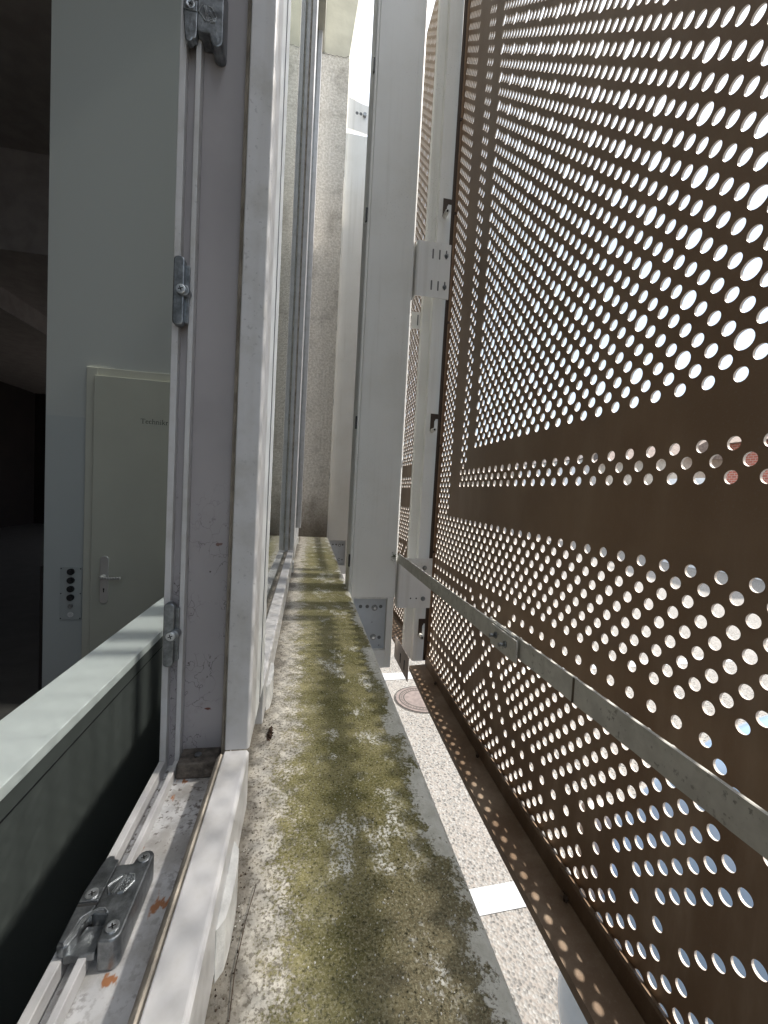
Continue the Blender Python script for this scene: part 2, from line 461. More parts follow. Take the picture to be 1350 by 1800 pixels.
def twig(pts, rad, name, label, mat):
    vs = []; fs = []; k = 6
    for j, p in enumerate(pts):
        for q in range(k):
            a = 6.283*q/k; vs.append((p[0]+rad*math.cos(a), p[1], p[2]+rad*math.sin(a)))
    for j in range(len(pts)-1):
        for q in range(k): fs.append((j*k+q, j*k+(q+1) % k, (j+1)*k+(q+1) % k, (j+1)*k+q))
    o = MB().add(vs, fs, True).build(name, mat); return tag(o, label, name.replace('_', ' '))
twig([(-.036, .272, SZ+.001), (-.037, .30, SZ+.0025), (-.0345, .335, SZ+.0015), (-.030, .362, SZ+.003), (-.030, .368, SZ+.001)], .0004, 'twig', 'thin dry twig lying on the sill right beside the large near drain cap', M_dirt)
rn_ = random.Random(9); cl = MB()
for _ in range(150):
    a, r_ = rn_.uniform(0, 6.28), rn_.random()*.010
    x, y, z = -.038+.35*r_*math.cos(a), .60+1.9*r_*math.sin(a), SZ+rn_.random()*.005*(1-r_/.014)
    b, q = rn_.uniform(0, 6.28), rn_.uniform(.0012, .003)
    cl.add([(x, y, z), (x+q*math.cos(b), y+q*math.sin(b), z+.0015), (x+q*math.cos(b+2), y+q*math.sin(b+2), z-.001), (x, y, z+.0022)], [(0, 1, 2), (0, 1, 3), (1, 2, 3), (0, 2, 3)])
tag(cl.build('leaf_litter', plain('rotten_leaf_brown', (.09, .055, .035), .95, 0, .5, 120)), 'small clump of rotten brown leaf litter below the second drain cap', 'leaf litter')

# facade wall below, above and beyond
fw_ = empty('facade_wall', (0, 0, GZ)); tag(fw_, 'outer building wall below and above the row of windows', 'wall')
box('lower_wall', (-.144, .10, -3.5, 3.1, 0, SZ-.056-GZ), M_render, fw_)
box('upper_wall', (-.30, -.02, -3.5, 3.098, 3.05-GZ, 5.5-GZ), M_lintel, fw_)
box('side_wall', (-.30, -.02, -3.6, -3.2, SZ-.05-GZ, 3.048-GZ), M_render, fw_)  # stops short; unseen gap behind the camera left open to light the interior

pier = empty('rendered_pier', (0, 3.1, GZ)); tag(pier, 'rough grey rendered wall pier closing the far end of the mossy sill', 'wall')
MB().prism([(-.3, 0), (.155, 0), (.157, 3.05-GZ), (-.3, 3.05-GZ)], 1, 0, 6).build('render_coat', M_render, pier)
MB().prism([(-.3, 3.052-GZ), (.153, 3.052-GZ), (.205, 3.5-GZ), (.40, 5-GZ), (-.3, 5-GZ)], 1, .002, 6).build('lintel_face', M_lintel, pier)
crk = MB()
px_, pz_ = -.05, 3.052-GZ
while px_ < .15:
    nx = px_+random.uniform(.002, .009); nzv = max(3.04-GZ, min(3.062-GZ, pz_+random.uniform(-.006, .006)))
    crk.add([(px_, -.004, pz_-.0015), (nx, -.004, nzv-.0015), (nx, -.004, nzv+.0015), (px_, -.004, pz_+.0015)], [(0, 1, 2, 3)])
    px_, pz_ = nx, nzv
crk.build('crack', M_hole, pier)

# ---- window frame profile pieces
ZO = -.284     # top of outer member of the bottom rail
YJ = .448      # face of the mullion that looks back at the camera
WT = 3.05      # window head
def window_frame():
    w = empty('open_window_frame', (0, 0, 0))
    tag(w, 'white aluminium window frame, near opening with its sash swung away', 'window frame')
    # bottom rail
    prof = [(-.0745, -.345), (-.0494, -.345), (-.0494, ZO-.003), (-.0514, ZO), (-.0745, ZO)]
    MB().prism(prof, 1, -1.15, YJ).build('bottom_rail', M_frame, w, .0012)
    box('tray', (-.138, -.0745, -1.15, .478, -.345, -.316), M_tray, w)
    MB().prism([(-.0820, -.3158), (-.0748, -.3158), (-.0748, ZO-.004), (-.0775, ZO-.0015), (-.0800, ZO-.004), (-.0820, ZO-.007)], 1, -1.15, .4465).build('rubber_seal', M_seal, w, .0006)
    box('inner_rib', (-.1450, -.1385, -1.15, .4675, -.345, -.304), M_frame, w, .0007)
    box('outer_rib', (-.1295, -.1245, -1.15, .4675, -.3158, -.304), M_frame, w, .0007)
    # upright (jamb side), mitred into the rail
    box('jamb_face', (-.1245, -.0815, .480, .52, -.3158, WT), M_jamb, w)
    box('inner_rib', (-.1450, -.1385, .4680, .52, -.330, WT), M_frame, w, .0007)
    box('rib_groove', (-.1385, -.1295, .478, .52, -.345, WT), M_jamb, w)
    box('outer_rib', (-.1295, -.1245, .4680, .4798, -.3158, WT), M_frame, w, .0007)
    sl = MB()
    sl.prism([(-.0815, .468), (-.0790, .4635), (-.0770, .4655), (-.0768, .52), (-.0815, .52)], 2, -.3155, WT)
    sl.prism([(-.0768, .459), (-.0750, .4555), (-.0746, .458), (-.0746, .52), (-.0768, .52)], 2, -.300, WT)
    sl.build('rubber_seal', M_seal, w)
    MB().prism([(-.0745, YJ), (-.0514, YJ), (-.0494, YJ+.003), (-.0494, YJ+.05), (-.0745, YJ+.05)], 2, ZO, WT).build('upright', M_frame, w, .0012)
    # grimy corner block
    cb = box('corner_block', (-.1235, -.0835, .4525, .4798, -.3158, -.2985), plain('dirt_blackened_plastic', (.11, .095, .08), .8, 0, .55, 90, .6, 220), w, .0015)
    tag(cb, 'dirt-blackened corner block at the foot of the jamb')
    MB().cyl((-.105, .4665, -.2985), 2, .0036, .0012, 16).build('screw', M_zinc, w)
    return w
wf = window_frame()

def keep(parent_name, label, to_world, screws=3):
    """zinc striker keep; local u across (0..0.038), v along (0..0.068), h height"""
    e = empty(parent_name, (0, 0, 0))
    tag(e, label, 'window striker')
    def tr(pts): return [to_world(*p) for p in pts]
    def solid(poly, h0, h1, name, mat, bevel=.0008, par=None):
        n = len(poly)
        vs = tr([(u, v, h0) for u, v in poly]+[(u, v, h1) for u, v in poly])
        fs = [tuple(range(n)), tuple(range(n, 2*n))]+[(i, (i+1) % n, n+(i+1) % n, n+i) for i in range(n)]
        return MB().add(vs, fs).build(name, mat, par or e, bevel)
    def arc(cu, cv, r, a0, a1, n=7): return [(cu+r*math.cos(math.radians(a0+(a1-a0)*i/n)), cv+r*math.sin(math.radians(a0+(a1-a0)*i/n))) for i in range(n+1)]
    # base block on the tray (right part) and thin base on the ribs (left)
    right = [(.0135, .021)]+[(.024, .0195), (.0245, .004)]+[(.0255, .0015)]+arc(.0325, .0065, .0055, -90, 0)+arc(.0320, .0625, .0060, 0, 180)+[(.0250, .0575), (.0215, .0575), (.0135, .0575)]
    solid(right, -.021, 0, 'body', M_zinc, .0012)
    left = [(.0015, .003), (.006, .0015), (.0085, .003), (.0105, .009), (.0095, .016), (.0110, .0205), (.0135, .0215), (.0135, .0575), (.0128, .0640)]+arc(.0062, .0645, .0036, 0, 180, 5)+[(.0018, .060), (.0, .040), (.0005, .020)]
    solid(left, -.009, -.0012, 'arm', M_zinc, .001)
    # raised pads on the arm and recess floor between
    solid([(.0022, .0045), (.0060, .0035), (.0075, .0100), (.0080, .018), (.0130, .0225), (.0135, .0265), (.0012, .0265)], -.0014, .0002, 'pad', M_zinc, .0006)
    solid([(.0010, .0270), (.0133, .0270), (.0133, .0295), (.0010, .0295)], -.0022, -.0010, 'recess', M_hole, 0)
    solid([(.0008, .0300), (.0133, .0300), (.0133, .0400), (.0006, .0400)], -.0014, -.0002, 'pad', M_zinc, .0006)
    # slot lip under the arch
    solid([(.0062, .0012), (.0240, .0012), (.0238, .0185), (.0115, .0190), (.0095, .0120)], -.0125, -.0072, 'slot_floor', M_zinc, .0006)
    # ridge running round the slot
    rid = [(.0062, .0020), (.0085, .0095), (.0100, .0160), (.0125, .0205), (.0165, .0232), (.0205, .0228), (.0232, .0205)]
    rb = MB()
    for a, b in zip(rid, rid[1:]):
        dx, dy = b[0]-a[0], b[1]-a[1]; L_ = math.hypot(dx, dy); nx, ny = -dy/L_*.0006, dx/L_*.0006
        vs = tr([(a[0]-nx, a[1]-ny, -.001), (a[0]+nx, a[1]+ny, -.001), (b[0]+nx, b[1]+ny, -.001), (b[0]-nx, b[1]-ny, -.001),
                 (a[0]-nx*.5, a[1]-ny*.5, .0011), (a[0]+nx*.5, a[1]+ny*.5, .0011), (b[0]+nx*.5, b[1]+ny*.5, .0011), (b[0]-nx*.5, b[1]-ny*.5, .0011)])
        rb.add(vs, [(4, 5, 6, 7), (0, 1, 5, 4), (2, 3, 7, 6), (1, 2, 6, 5), (3, 0, 4, 7)])
    rb.build('ridge', M_screw, e)
    # cast emblem: lozenge of two brackets with a double bar and a roughened half
    eb = MB()
    def rod(a, b, w=.00032, h=.0009):
        dx, dy = b[0]-a[0], b[1]-a[1]; L_ = math.hypot(dx, dy); nx, ny = -dy/L_*w, dx/L_*w
        vs = tr([(a[0]-nx, a[1]-ny, 0), (a[0]+nx, a[1]+ny, 0), (b[0]+nx, b[1]+ny, 0), (b[0]-nx, b[1]-ny, 0),
                 (a[0]-nx, a[1]-ny, h), (a[0]+nx, a[1]+ny, h), (b[0]+nx, b[1]+ny, h), (b[0]-nx, b[1]-ny, h)])
        eb.add(vs, [(4, 5, 6, 7), (0, 1, 5, 4), (1, 2, 6, 5), (2, 3, 7, 6), (3, 0, 4, 7)])
    rod((.0215, .0475), (.0150, .0400)); rod((.0150, .0400), (.0185, .0335))
    rod((.0232, .0475), (.0200, .0335)); rod((.0245, .0472), (.0215, .0335))
    rod((.0262, .0478), (.0302, .0470)); rod((.0302, .0470), (.0318, .0420)); rod((.0318, .0420), (.0275, .0345)); rod((.0275, .0345), (.0240, .0335))
    for i in range(34):
        u = random.uniform(.0245, .0305); v = random.uniform(.036, .0465)
        rod((u, v), (u+random.uniform(-.0012, .0012), v+random.uniform(.0004, .0014)), .00028, .0005)
    eb.build('cast_emblem', M_screw, e)
    # cross-head screws
    for (u, v, h) in ((.0070, .0350, -.0002), (.0308, .0095, 0), (.0313, .0612, 0))[:screws]:
        n = 24; r1, r2 = .0042, .0033
        vs = tr([(u+r1*math.cos(2*math.pi*i/n), v+r1*math.sin(2*math.pi*i/n), h) for i in range(n)] +
                [(u+r1*math.cos(2*math.pi*i/n), v+r1*math.sin(2*math.pi*i/n), h+.0008) for i in range(n)] +
                [(u+r2*math.cos(2*math.pi*i/n), v+r2*math.sin(2*math.pi*i/n), h+.0009) for i in range(n)] + [(u, v, h+.0003)])
        fs = [(i, (i+1) % n, n+(i+1) % n, n+i) for i in range(n)]+[(n+i, n+(i+1) % n, 2*n+(i+1) % n, 2*n+i) for i in range(n)]+[(2*n+i, 2*n+(i+1) % n, 3*n) for i in range(n)]
        sc = MB().add(vs, fs).build('screw', M_screw, e)
        cr = MB()
        for aa in (25, 115):
            c_, s_ = math.cos(math.radians(aa))*.0021, math.sin(math.radians(aa))*.0021
            px, py = -s_*.2, c_*.2
            cr.add(tr([(u-c_-px, v-s_-py, h+.00085), (u+c_-px, v+s_-py, h+.00085), (u+c_+px, v+s_+py, h+.00085), (u-c_+px, v-s_+py, h+.00085)]), [(0, 1, 2, 3)])
        cr.build('cross_slot', M_hole, sc)
    return e
keep('striker_keep', 'cast zinc striker with three cross-head screws and cast emblem on the bottom rail', lambda u, v, h: (-.144+u, .2735+v, -.2945+h))
keep('striker_keep', 'cast zinc striker high on the window jamb at the top edge', lambda u, v, h: (-.1405+u, .4585-h, .4325+.068-v), 2)

def roller(z0, label):
    e = empty('roller_striker', (-.1365, .468, z0)); tag(e, label, 'window striker', 'small zinc strikers on the window jamb')
    MB().prism(rrect(-.0055, .0050, 0, .068, .0042), 1, -.0095, -.0005).build('bar', M_zinc, e, .0012)
    MB().prism(rrect(.0045, .0085, .004, .062, .0018), 1, -.004, -.0005).build('back_plate', M_zinc, e, .0006)
    MB().cyl((.0050, -.0115, .034), 1, .0056, .011, 28).build('roller', M_zinc, e, .0008)
    s_ = MB().cyl((.0030, -.0140, .034), 1, .0047, .003, 28).build('screw', M_screw, e, .0007)
    cr = MB()
    for aa in (20, 110):
        c_, q_ = math.cos(math.radians(aa))*.0024, math.sin(math.radians(aa))*.0024
        px, pz = -q_*.2, c_*.2
        cr.add([(.003-c_-px, -.0143, .034-q_-pz), (.003+c_-px, -.0143, .034+q_-pz), (.003+c_+px, -.0143, .034+q_+pz), (.003-c_+px, -.0143, .034-q_+pz)], [(0, 1, 2, 3)])
    cr.build('cross_slot', M_hole, s_)
    return e
roller(.158, 'small zinc roller striker on the jamb, the upper one')
roller(-.196, 'small zinc roller striker on the jamb, the lower one beside the cobwebs')

# fixed windows further along
def fixed_window(y0, y1, label, first=True):
    w = empty('fixed_window', (0, y0, 0)); tag(w, label, 'window', 'fixed windows along the mossy sill')
    L_ = y1-y0
    prof = [(-.0745, -.345), (-.0494, -.345), (-.0494, ZO-.003), (-.0514, ZO), (-.0745, ZO)]
    MB().prism(prof, 1, 0, L_).build('bottom_rail', M_frame, w, .0012)
    MB().prism([(-.083, -.3158), (-.0748, -.3158), (-.0748, ZO-.004), (-.083, ZO-.008)], 1, 0, L_).build('glazing_seal', M_seal, w)
    box('glass', (-.086, -.082, 0, L_, -.33, WT), M_glass, w)
    return w
fixed_window(.602, 1.885, 'fixed glass pane with white bottom rail, the nearer one beside the moss')
fixed_window(2.04, 2.96, 'fixed glass pane with white bottom rail, the farther one by the rendered pier')
def mullion(y0, y1, label):
    m_ = empty('mullion', (0, y0, 0)); tag(m_, label, 'mullion', 'white mullions between the windows')
    return m_
m1 = mullion(YJ, .602, 'near white window mullion with a brushed side edge facing the sill')
box('side_edge', (-.0745, -.0500, .0502, .1538, ZO-.002, WT), M_bead, m1, .001)
for q in (.100,):
    box('groove', (-.0500, -.0492, q, q+.002, ZO, WT), M_greyhole, m1)
box('core', (-.145, -.0822, .073, .154, -.345, WT), M_frame, m1)
m2 = mullion(1.885, 2.04, 'far white window mullion standing halfway along the sill')
box('face', (-.0680, -.0494, 0, .155, ZO-.001, WT), M_frame, m2, .0012)
box('gasket', (-.0745, -.0682, .004, .15, ZO, WT), M_seal, m2)
box('core', (-.145, -.0746, .006, .15, -.345, WT), M_frame, m2)
m3 = mullion(2.96, 3.098, 'last white window upright standing against the rendered pier')
box('face', (-.062, -.036, 0, .137, ZO-.001, WT), M_frame, m3, .0012)
box('core', (-.145, -.0622, .006, .137, -.345, WT), M_frame, m3)

# white drainage caps on the rail
def cap(y, L_, label):
    e = MB()
    n = 10; pts = []
    for i in range(n+1):
        t = i/n; pts.append((y+L_*t, .0065*math.sin(math.pi*t)**.3+.0005))
    top = [(-.0494+d, yy) for yy, d in pts]
    poly = [(-.0494, y)]+top+[(-.0494, y+L_)]
    e.prism(poly, 2, -.3515, -.312)
    o = e.build('drain_cap', M_clipw, None, .003, 3)
    return tag(o, label, 'drain cap', 'white drain caps on the window rail')
cap(.288, .074, 'large near white plastic drain cap on the side of the window rail')
cap(.650, .09, 'white plastic drain cap on the rail at the middle of the nearer pane')
cap(1.72, .08, 'small white drain cap on the rail near the far mullion')
cap(2.60, .08, 'farthest small white drain cap on the rail beyond the far mullion')

# ================================================================== POSTS
def post(y, label, detail):
    e = empty('support_post', (0, y, GZ)); tag(e, label, 'post', 'white steel posts between windows and screen')
    Z = lambda z: z-GZ
    d = .12
    prof = [(.158, 0.004), (.162, 0), (.1655, 0), (.1672, .003), (.1695, .003), (.1712, 0), (.328, 0), (.3335, .005), (.3335, d), (.158, d)]
    top = 2.55 if detail else 2.59
    MB().prism(prof, 2, Z(-.383), Z(top)).build('box_section', M_post, e, .001)
    box('left_cheek', (.158, .181, 0.001, d, Z(-.66), Z(-.3832)), M_post, e)
    box('right_cheek', (.3045, .328, 0.001, d, Z(-.645), Z(-.3832)), M_post, e, .001)
    box('foot', (.1812, .3043, 0.001, d, Z(-.645), Z(-.580)), M_post, e)
    bp = box('bolt_plate', (.1812, .3043, .022, .03, Z(-.5798), Z(-.3832)), plain('pale_blue_plate', (.50, .54, .58), .45), e)
    box('opening_rim', (.1812, .3043, .0005, .004, Z(-.389), Z(-.3834)), M_clipw, e)
    for x, z in ((.2618, -.4268), (.2613, -.5363)):
        MB().cyl((x, .0215, Z(z)), 1, .0115, -.002, 24).build('washer', M_zinc, bp)
        b_ = MB().cyl((x, .0195, Z(z)), 1, .0078, -.007, 6).build('bolt', M_zinc, bp)
        MB().cyl((x, .0125, Z(z)), 1, .004, -.004, 12).build('bolt_tip', M_screw, e)
    for x, z in ((.2094, -.4226), (.2344, -.4226), (.2847, -.4225), (.2847, -.5387), (.255, -.481), (.285, -.568)):
        r_ = .0065 if z > -.47 or x > .28 and z > -.56 else .002
        MB().cyl((x, .0218, Z(z)), 1, r_, -.0006, 16).build('bolt_hole', M_greyhole, bp)
    for z in ((1.436, .947, .239, -.25) if detail else (2.3, 1.75, 1.2, .65, .1)):
        box('edge_clip', (.1545, .1600, -.003, .008, Z(z-.022), Z(z+.022)), M_black, e)
    return e
p1 = post(1.46, 'tall white steel box post standing close beside the mossy sill', True)
p2 = post(3.15, 'farther white steel post beside the rendered pier, under the curved bracket', False)

# weed growing on the near post
wd = empty('moss_tuft', (.332, 1.4585, -.22)); tag(wd, 'tiny dark moss tuft and yellow lichen growing on the near post edge', 'plant')
t_ = MB()
for i in range(60):
    a = random.uniform(0, 6.28); r_ = random.random()**1.5*.017
    x, z = -.010+r_*math.cos(a), r_*1.4*math.sin(a)-.012
    b = random.uniform(0, 6.28); s_ = random.uniform(.0015, .0035)
    t_.add([(x, -.001, z), (x+s_*math.cos(b), -.004, z+s_*math.sin(b)), (x+s_*math.cos(b+1.2), -.003, z+s_*math.sin(b+1.2))], [(0, 1, 2)])
for i in range(9):
    a = random.uniform(1.6, 4.6); L_ = random.uniform(.012, .026)
    x1, z1 = -.010+L_*math.cos(a), -.012+L_*math.sin(a)
    t_.add([(-.010, -.001, -.012), (-.0095, -.001, -.0105), (x1, -.005, z1)], [(0, 1, 2)])
t_.build('leaf_clump', M_moss, wd)
t_ = MB()
for i in range(26):
    x, z = random.gauss(.009, .005), random.gauss(-.021, .004)
    s_ = random.uniform(.001, .0025)
    t_.add([(x, -.003, z), (x+s_, -.004, z+.0005), (x+s_*.4, -.004, z+s_)], [(0, 1, 2)])
t_.build('lichen', M_lichen, wd)

# curved head bracket of the far post
hb = empty('head_bracket', (.17, 3.15, 2.6)); tag(hb, 'pale curved sheet metal bracket with bolt at the top of the far post', 'bracket')
pts = [(-.005, .02), (-.003, .235)]+[(-.003+.163*t, .235-.035*math.sin(math.pi*min(1, t)*.5)) for t in [i/8 for i in range(1, 9)]]+[(.165, 0.0)]
MB().prism(pts, 1, -.006, .0).build('curved_plate', M_plate, hb)
for x in (.062, .090): MB().cyl((x, -.0062, .135), 1, .011, -.0006, 16).build('bolt_hole', M_greyhole, hb)
MB().cyl((.118, -.006, .125), 1, .013, -.02, 6).build('bolt', M_zinc, hb)

# ================================================================== CARRIER CHANNELS AND BRACKETS
def channel(y, label):
    e = empty('carrier_channel', (0, y, GZ)); tag(e, label, 'channel', 'white uprights that carry the perforated panels')
    Z = lambda z: z-GZ
    MB().prism([(.4165, 0), (.4665, 0), (.4665, .05), (.385, .05), (.385, .022), (.4145, .022), (.4145, .004)], 2, Z(-.63), Z(2.45)).build('channel_section', M_post, e, .001)
    for z in (1.05, .285, -.48):
        h = empty('hook', (0, 0, 0)); h.parent = e
        h.location = (0, 0, Z(z))
        sl_ = MB(); sl_.prism([(.432, .012), (.4665, .012), (.4665, -.006), (.452, -.006), (.447, -.016), (.447, -.052), (.432, -.052)], 1, -.0012, -.0002)
        sl_.build('hook_slot', M_darkbr, h)
        MB().cyl((.4405, .0, -.050), 1, .0075, -.030, 18).build('hook_bolt', M_galv, h)
        MB().cyl((.4405, -.0300, -.050), 1, .0035, -.003, 10).build('bolt_core', M_hole, h)
    return e
ch1 = channel(1.478, 'white carrier channel with hook bolts behind the edge of the near perforated panel')
# bracket plates
def bracket(z0, z1, label, slotted):
    e = empty('bracket_plate', (.335, 1.4575, z0)); tag(e, label, 'bracket')
    h = z1-z0
    MB().prism([(.005, 0), (.012, -.004), (.130, -.004), (.130, 0), (.014, 0), (.010, .004), (.010, .045), (.005, .045)], 2, 0, h).build('angle_plate', M_plate, e, .0008)
    if slotted:
        m_sl = plain('slot_shadow', (.16, .16, .16), .8)
        for zz in (h-.040, h-.148):
            for xx in (.064, .0885):
                MB().prism(rrect(xx-.0028, xx+.0028, zz-.017, zz+.017, .0026), 1, -.0046, -.0042).build('slot', m_sl, e)
            MB().prism(rrect(.1105, .1155, zz-.012, zz+.018, .0024), 1, -.0046, -.0042).build('slot', m_sl, e)
        for zz in (h-.040, h-.148):
            MB().cyl((.113, -.0046, zz-.002), 1, .0075, -.0015, 20).cyl((.113, -.006, zz-.002), 1, .0055, -.006, 6).cyl((.113, -.012, zz-.002), 1, .0030, -.004, 10).build('bolt', M_zinc, e)
    else:
        for zz in (h-.035, h-.150):
            MB().cyl((.101, -.0046, zz), 1, .0085, -.0015, 20).cyl((.101, -.006, zz), 1, .0055, -.007, 6).build('bolt', M_zinc, e)
        
        for xx in (.054, .0755): MB().cyl((xx, -.0042, h-.149), 1, .0028, -.0006, 12).build('bolt_hole', M_hole, e)
    return e
bracket(.70, .89, 'upper white bracket plate with slots and two bolts between post and panel', True)
bracket(-.42, -.235, 'lower white bracket plate just under the flat bar, joining post to panel', False)
sb = empty('return_flange', (.354, 1.54, .62)); tag(sb, 'pale bracket flange seen below the upper slotted plate', 'bracket')
box('flange_web', (0, .055, 0, .004, 0, .06), M_plate, sb)
box('slot', (.022, .026, -.001, 0, .012, .05), M_greyhole, sb); box('slot', (.036, .040, -.001, 0, .008, .046), M_greyhole, sb)

# slotted tab plate near the trough
tb = empty('slotted_tab', (.35, 1.29, -.62)); tag(tb, 'small pale sheet metal tab with two slots hanging above the paving', 'bracket')
box('tab_sheet', (0, .0025, 0, .21, 0, .082), plain('pinkish_primer', (.50, .43, .40), .55), tb, .0006)
for yy in (.045, .105): box('slot', (-.0006, .0031, yy, yy+.011, .018, .052), M_hole, tb)

# ================================================================== PERFORATED PANELS
A = .018375; PY0 = .3371; PZ0 = .0366
def hole(i, k):
    """0 none, 1 normal, 2 large"""
    if k < -35: return 0
    if k <= -32: return 1
    if k == -31: return 0
    if k <= -16:
        kk = k+23
        for c in range(-100, 100, 38):
            ii = abs(i-14-c+c % 1)
        for c in (-100+14+100-38*3, 14-38*2, 14-38, 14, 52, 90):
            di = abs(i-c); dk = abs(kk)
            if (dk == 7 and di <= 12) or (di+dk == 19 and dk <= 7): return 1
            if dk <= 5 and di+dk <= 15: return 1
        for c in (33-38*3, 33-38*2, -5, 33, 71):
            di = abs(i-c)
            if (-16-k)+di <= 3 or (k+30)+di <= 3: return 1
        return 0
    if k == -15: return 0
    if k <= -6: return 1
    if i >= 54: return 1
    if k <= -1: return 0
    if k <= 2: return 1 if i <= 48 else 0
    if i in (46, 47, 48): return 1
    if k >= 6 and i <= 42:
        if k >= 8 and k % 4 == 0 and i % 4 == 2 and (i+k) % 2 == 0: return 2
        return 1
    return 0

def panel_sheet(name, parent, imin, imax, kmin, kmax, toY, xf, coarse_from=None, th=.0032):
    """diamond cells, each with a round hole; front, back and hole walls are real geometry"""
    vs = []; fs = []; corner = {}; wall = []
    def P(u, w, back):
        Y = toY(u); Zz = PZ0+A*w
        return (xf(Y, Zz)+(th if back else 0), Y, Zz)
    def cv(ci, ck, back):
        key = (ci, ck, back)
        if key not in corner:
            corner[key] = len(vs); vs.append(P(ci, ck, back))
        return corner[key]
    for k in range(kmin, kmax+1):
        for i in range(imin, imax+1):
            if (i+k) % 2: continue
            h = hole(i, k)
            # clipped diamond at the sheet edge
            cs = [(i+1, k), (i, k+1), (i-1, k), (i, k-1)]
            cs = [(min(max(a, imin), imax), min(max(b, kmin), kmax)) for a, b in cs]
            if h and (i in (imin, imax) or k in (kmin, kmax)): h = 0
            if not h:
                u = []
                for c in cs:
                    if c not in u: u.append(c)
                if len(u) >= 3:
                    fs.append([cv(*c, False) for c in u]); fs.append([cv(*c, True) for c in u][::-1])
                continue
            r = ((.0081 if k >= 6 else .0076) if h == 1 else .0110)/A  # upper holes drawn slightly wider to stand in for sky glare
            q = 5 if (i < 40 and coarse_from is None) else 3
            if i < -5: q = 2
            n = 4*q
            ring = {}
            for back in (False, True):
                ids = []
                for t in range(n):
                    a = 2*math.pi*t/n
                    ids.append(len(vs)); vs.append(P(i+r*math.cos(a), k+r*math.sin(a), back))
                ring[back] = ids
                cc = [cv(*c, back) for c in cs]
                for s_ in range(4):
                    seg = [ids[(s_*q+t) % n] for t in range(q+1)]
                    f = seg+[cc[(s_+1) % 4], cc[s_]]
                    fs.append(f if back else f[::-1])
            for t in range(n):
                t2 = (t+1) % n
                fs.append([ring[False][t], ring[False][t2], ring[True][t2], ring[True][t]])
                while len(wall) < len(fs)-1: wall.append(0)
                wall.append(1)
    wall += [0]*(len(fs)-len(wall))
    me = bpy.data.meshes.new(name); me.from_pydata(vs, [], fs); me.materials.append(M_panel); me.materials.append(M_edge)
    for p_, q_ in zip(me.polygons, wall): p_.material_index = q_
    me.validate()
    o = bpy.data.objects.new(name, me); COL.objects.link(o); o.parent = parent
    return o

def px(Y, Z): return .45+.02597*(Y-.5)**2+.004*Z
pa = empty('perforated_panel', (0, 0, 0)); tag(pa, 'near large bronze metal screen panel perforated with a pattern of round holes', 'screen panel', 'perforated bronze screen panels')
panel_sheet('sheet', pa, -72, 61, -36, 111, lambda u: PY0+A*u, px)
# side flange folded towards the building, with two dark folds
fl = MB()
YE = PY0+A*61
for a0, a1, z0, z1 in ((-.022, -.004, -.62, 2.07),):
    X0 = px(YE, 0)
    fl.add([(X0-.022, YE+.002, -.62), (X0, YE+.002, -.62), (X0+.011, YE+.002, 2.07), (X0-.011, YE+.002, 2.07),
            (X0-.022, YE+.004, -.62), (X0, YE+.004, -.62), (X0+.011, YE+.004, 2.07), (X0-.011, YE+.004, 2.07)],
           [(0, 1, 2, 3), (4, 5, 6, 7), (0, 4, 7, 3), (0, 1, 5, 4), (3, 2, 6, 7)])
fl.build('side_flange', M_darkbr, pa)
fold = MB()
fold.add([(X0-.010, YE-.004, -.62), (X0-.004, YE-.004, -.62), (X0+.007, YE-.004, 2.07), (X0+.001, YE-.004, 2.07),
          (X0-.010, YE+.001, -.62), (X0-.004, YE+.001, -.62), (X0+.007, YE+.001, 2.07), (X0+.001, YE+.001, 2.07)],
         [(0, 1, 2, 3), (0, 4, 7, 3), (1, 5, 6, 2), (3, 2, 6, 7)])
fold.build('fold', M_panel, pa)
for z in (1.32, 1.0, .62, .18, -.21, -.55):
    MB().cyl((X0-.007+.004*z, YE-.003, z), 1, .0045, -.004, 12).build('rivet', M_darkbr, pa)
# bottom trough, folded in under the sheet
tr_ = MB()
segs = [(.452, -.610), (.4515, -.622), (.447, -.632), (.440, -.636), (.380, -.640), (.3795, -.655), (.3825, -.655), (.3830, -.6425), (.440, -.639), (.449, -.635), (.4545, -.6235), (.455, -.610)]
n_ = 26; ys = [-1.0+(YE+.004+1.0)*j/n_ for j in range(n_+1)]
vs = []; fs = []
for Y in ys:
    dx = .02597*(Y-.5)**2*1.0
    for u, w in segs: vs.append((u+dx+.004*w+(0), Y, w))
m_ = len(segs)
for j in range(n_):
    for q in range(m_):
        q2 = (q+1) % m_; fs.append((j*m_+q, j*m_+q2, (j+1)*m_+q2, (j+1)*m_+q))
fs += [tuple(range(m_)), tuple(range(n_*m_, (n_+1)*m_))]
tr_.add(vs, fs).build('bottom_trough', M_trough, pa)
# inner stiffening angle lying in the trough with screws, wavy join line
ja = MB(); vs = []; fs = []
for j, Y in enumerate(ys):
    dx = .02597*(Y-.5)**2
    w = .0012*math.sin(Y*23)
    for u, z in ((.4375+dx, -.6350), (.4365+dx, -.6020+w), (.4385+dx, -.5975+w), (.4480+dx, -.6040+w)): vs.append((u, Y, z))
for j in range(n_):
    for q in range(3): fs.append((j*4+q, j*4+q+1, (j+1)*4+q+1, (j+1)*4+q))
ja.add(vs, fs).build('stiffening_angle', M_trough, pa)
for Y in (1.30, .92, .56):
    t0 = MB(); dx = .02597*(Y-.5)**2
    for q in range(5):
        a = q*1.25; t0.add([(.436+dx, Y, -.6335), (.436+dx+.012*math.cos(a), Y+.012*math.sin(a), -.631), (.436+dx+.010*math.cos(a+.5), Y+.010*math.sin(a+.5), -.629)], [(0, 1, 2)])
    t0.cyl((.434+dx, Y, -.636), 2, .004, .006, 10)
    t0.build('rivet', M_darkbr, pa)
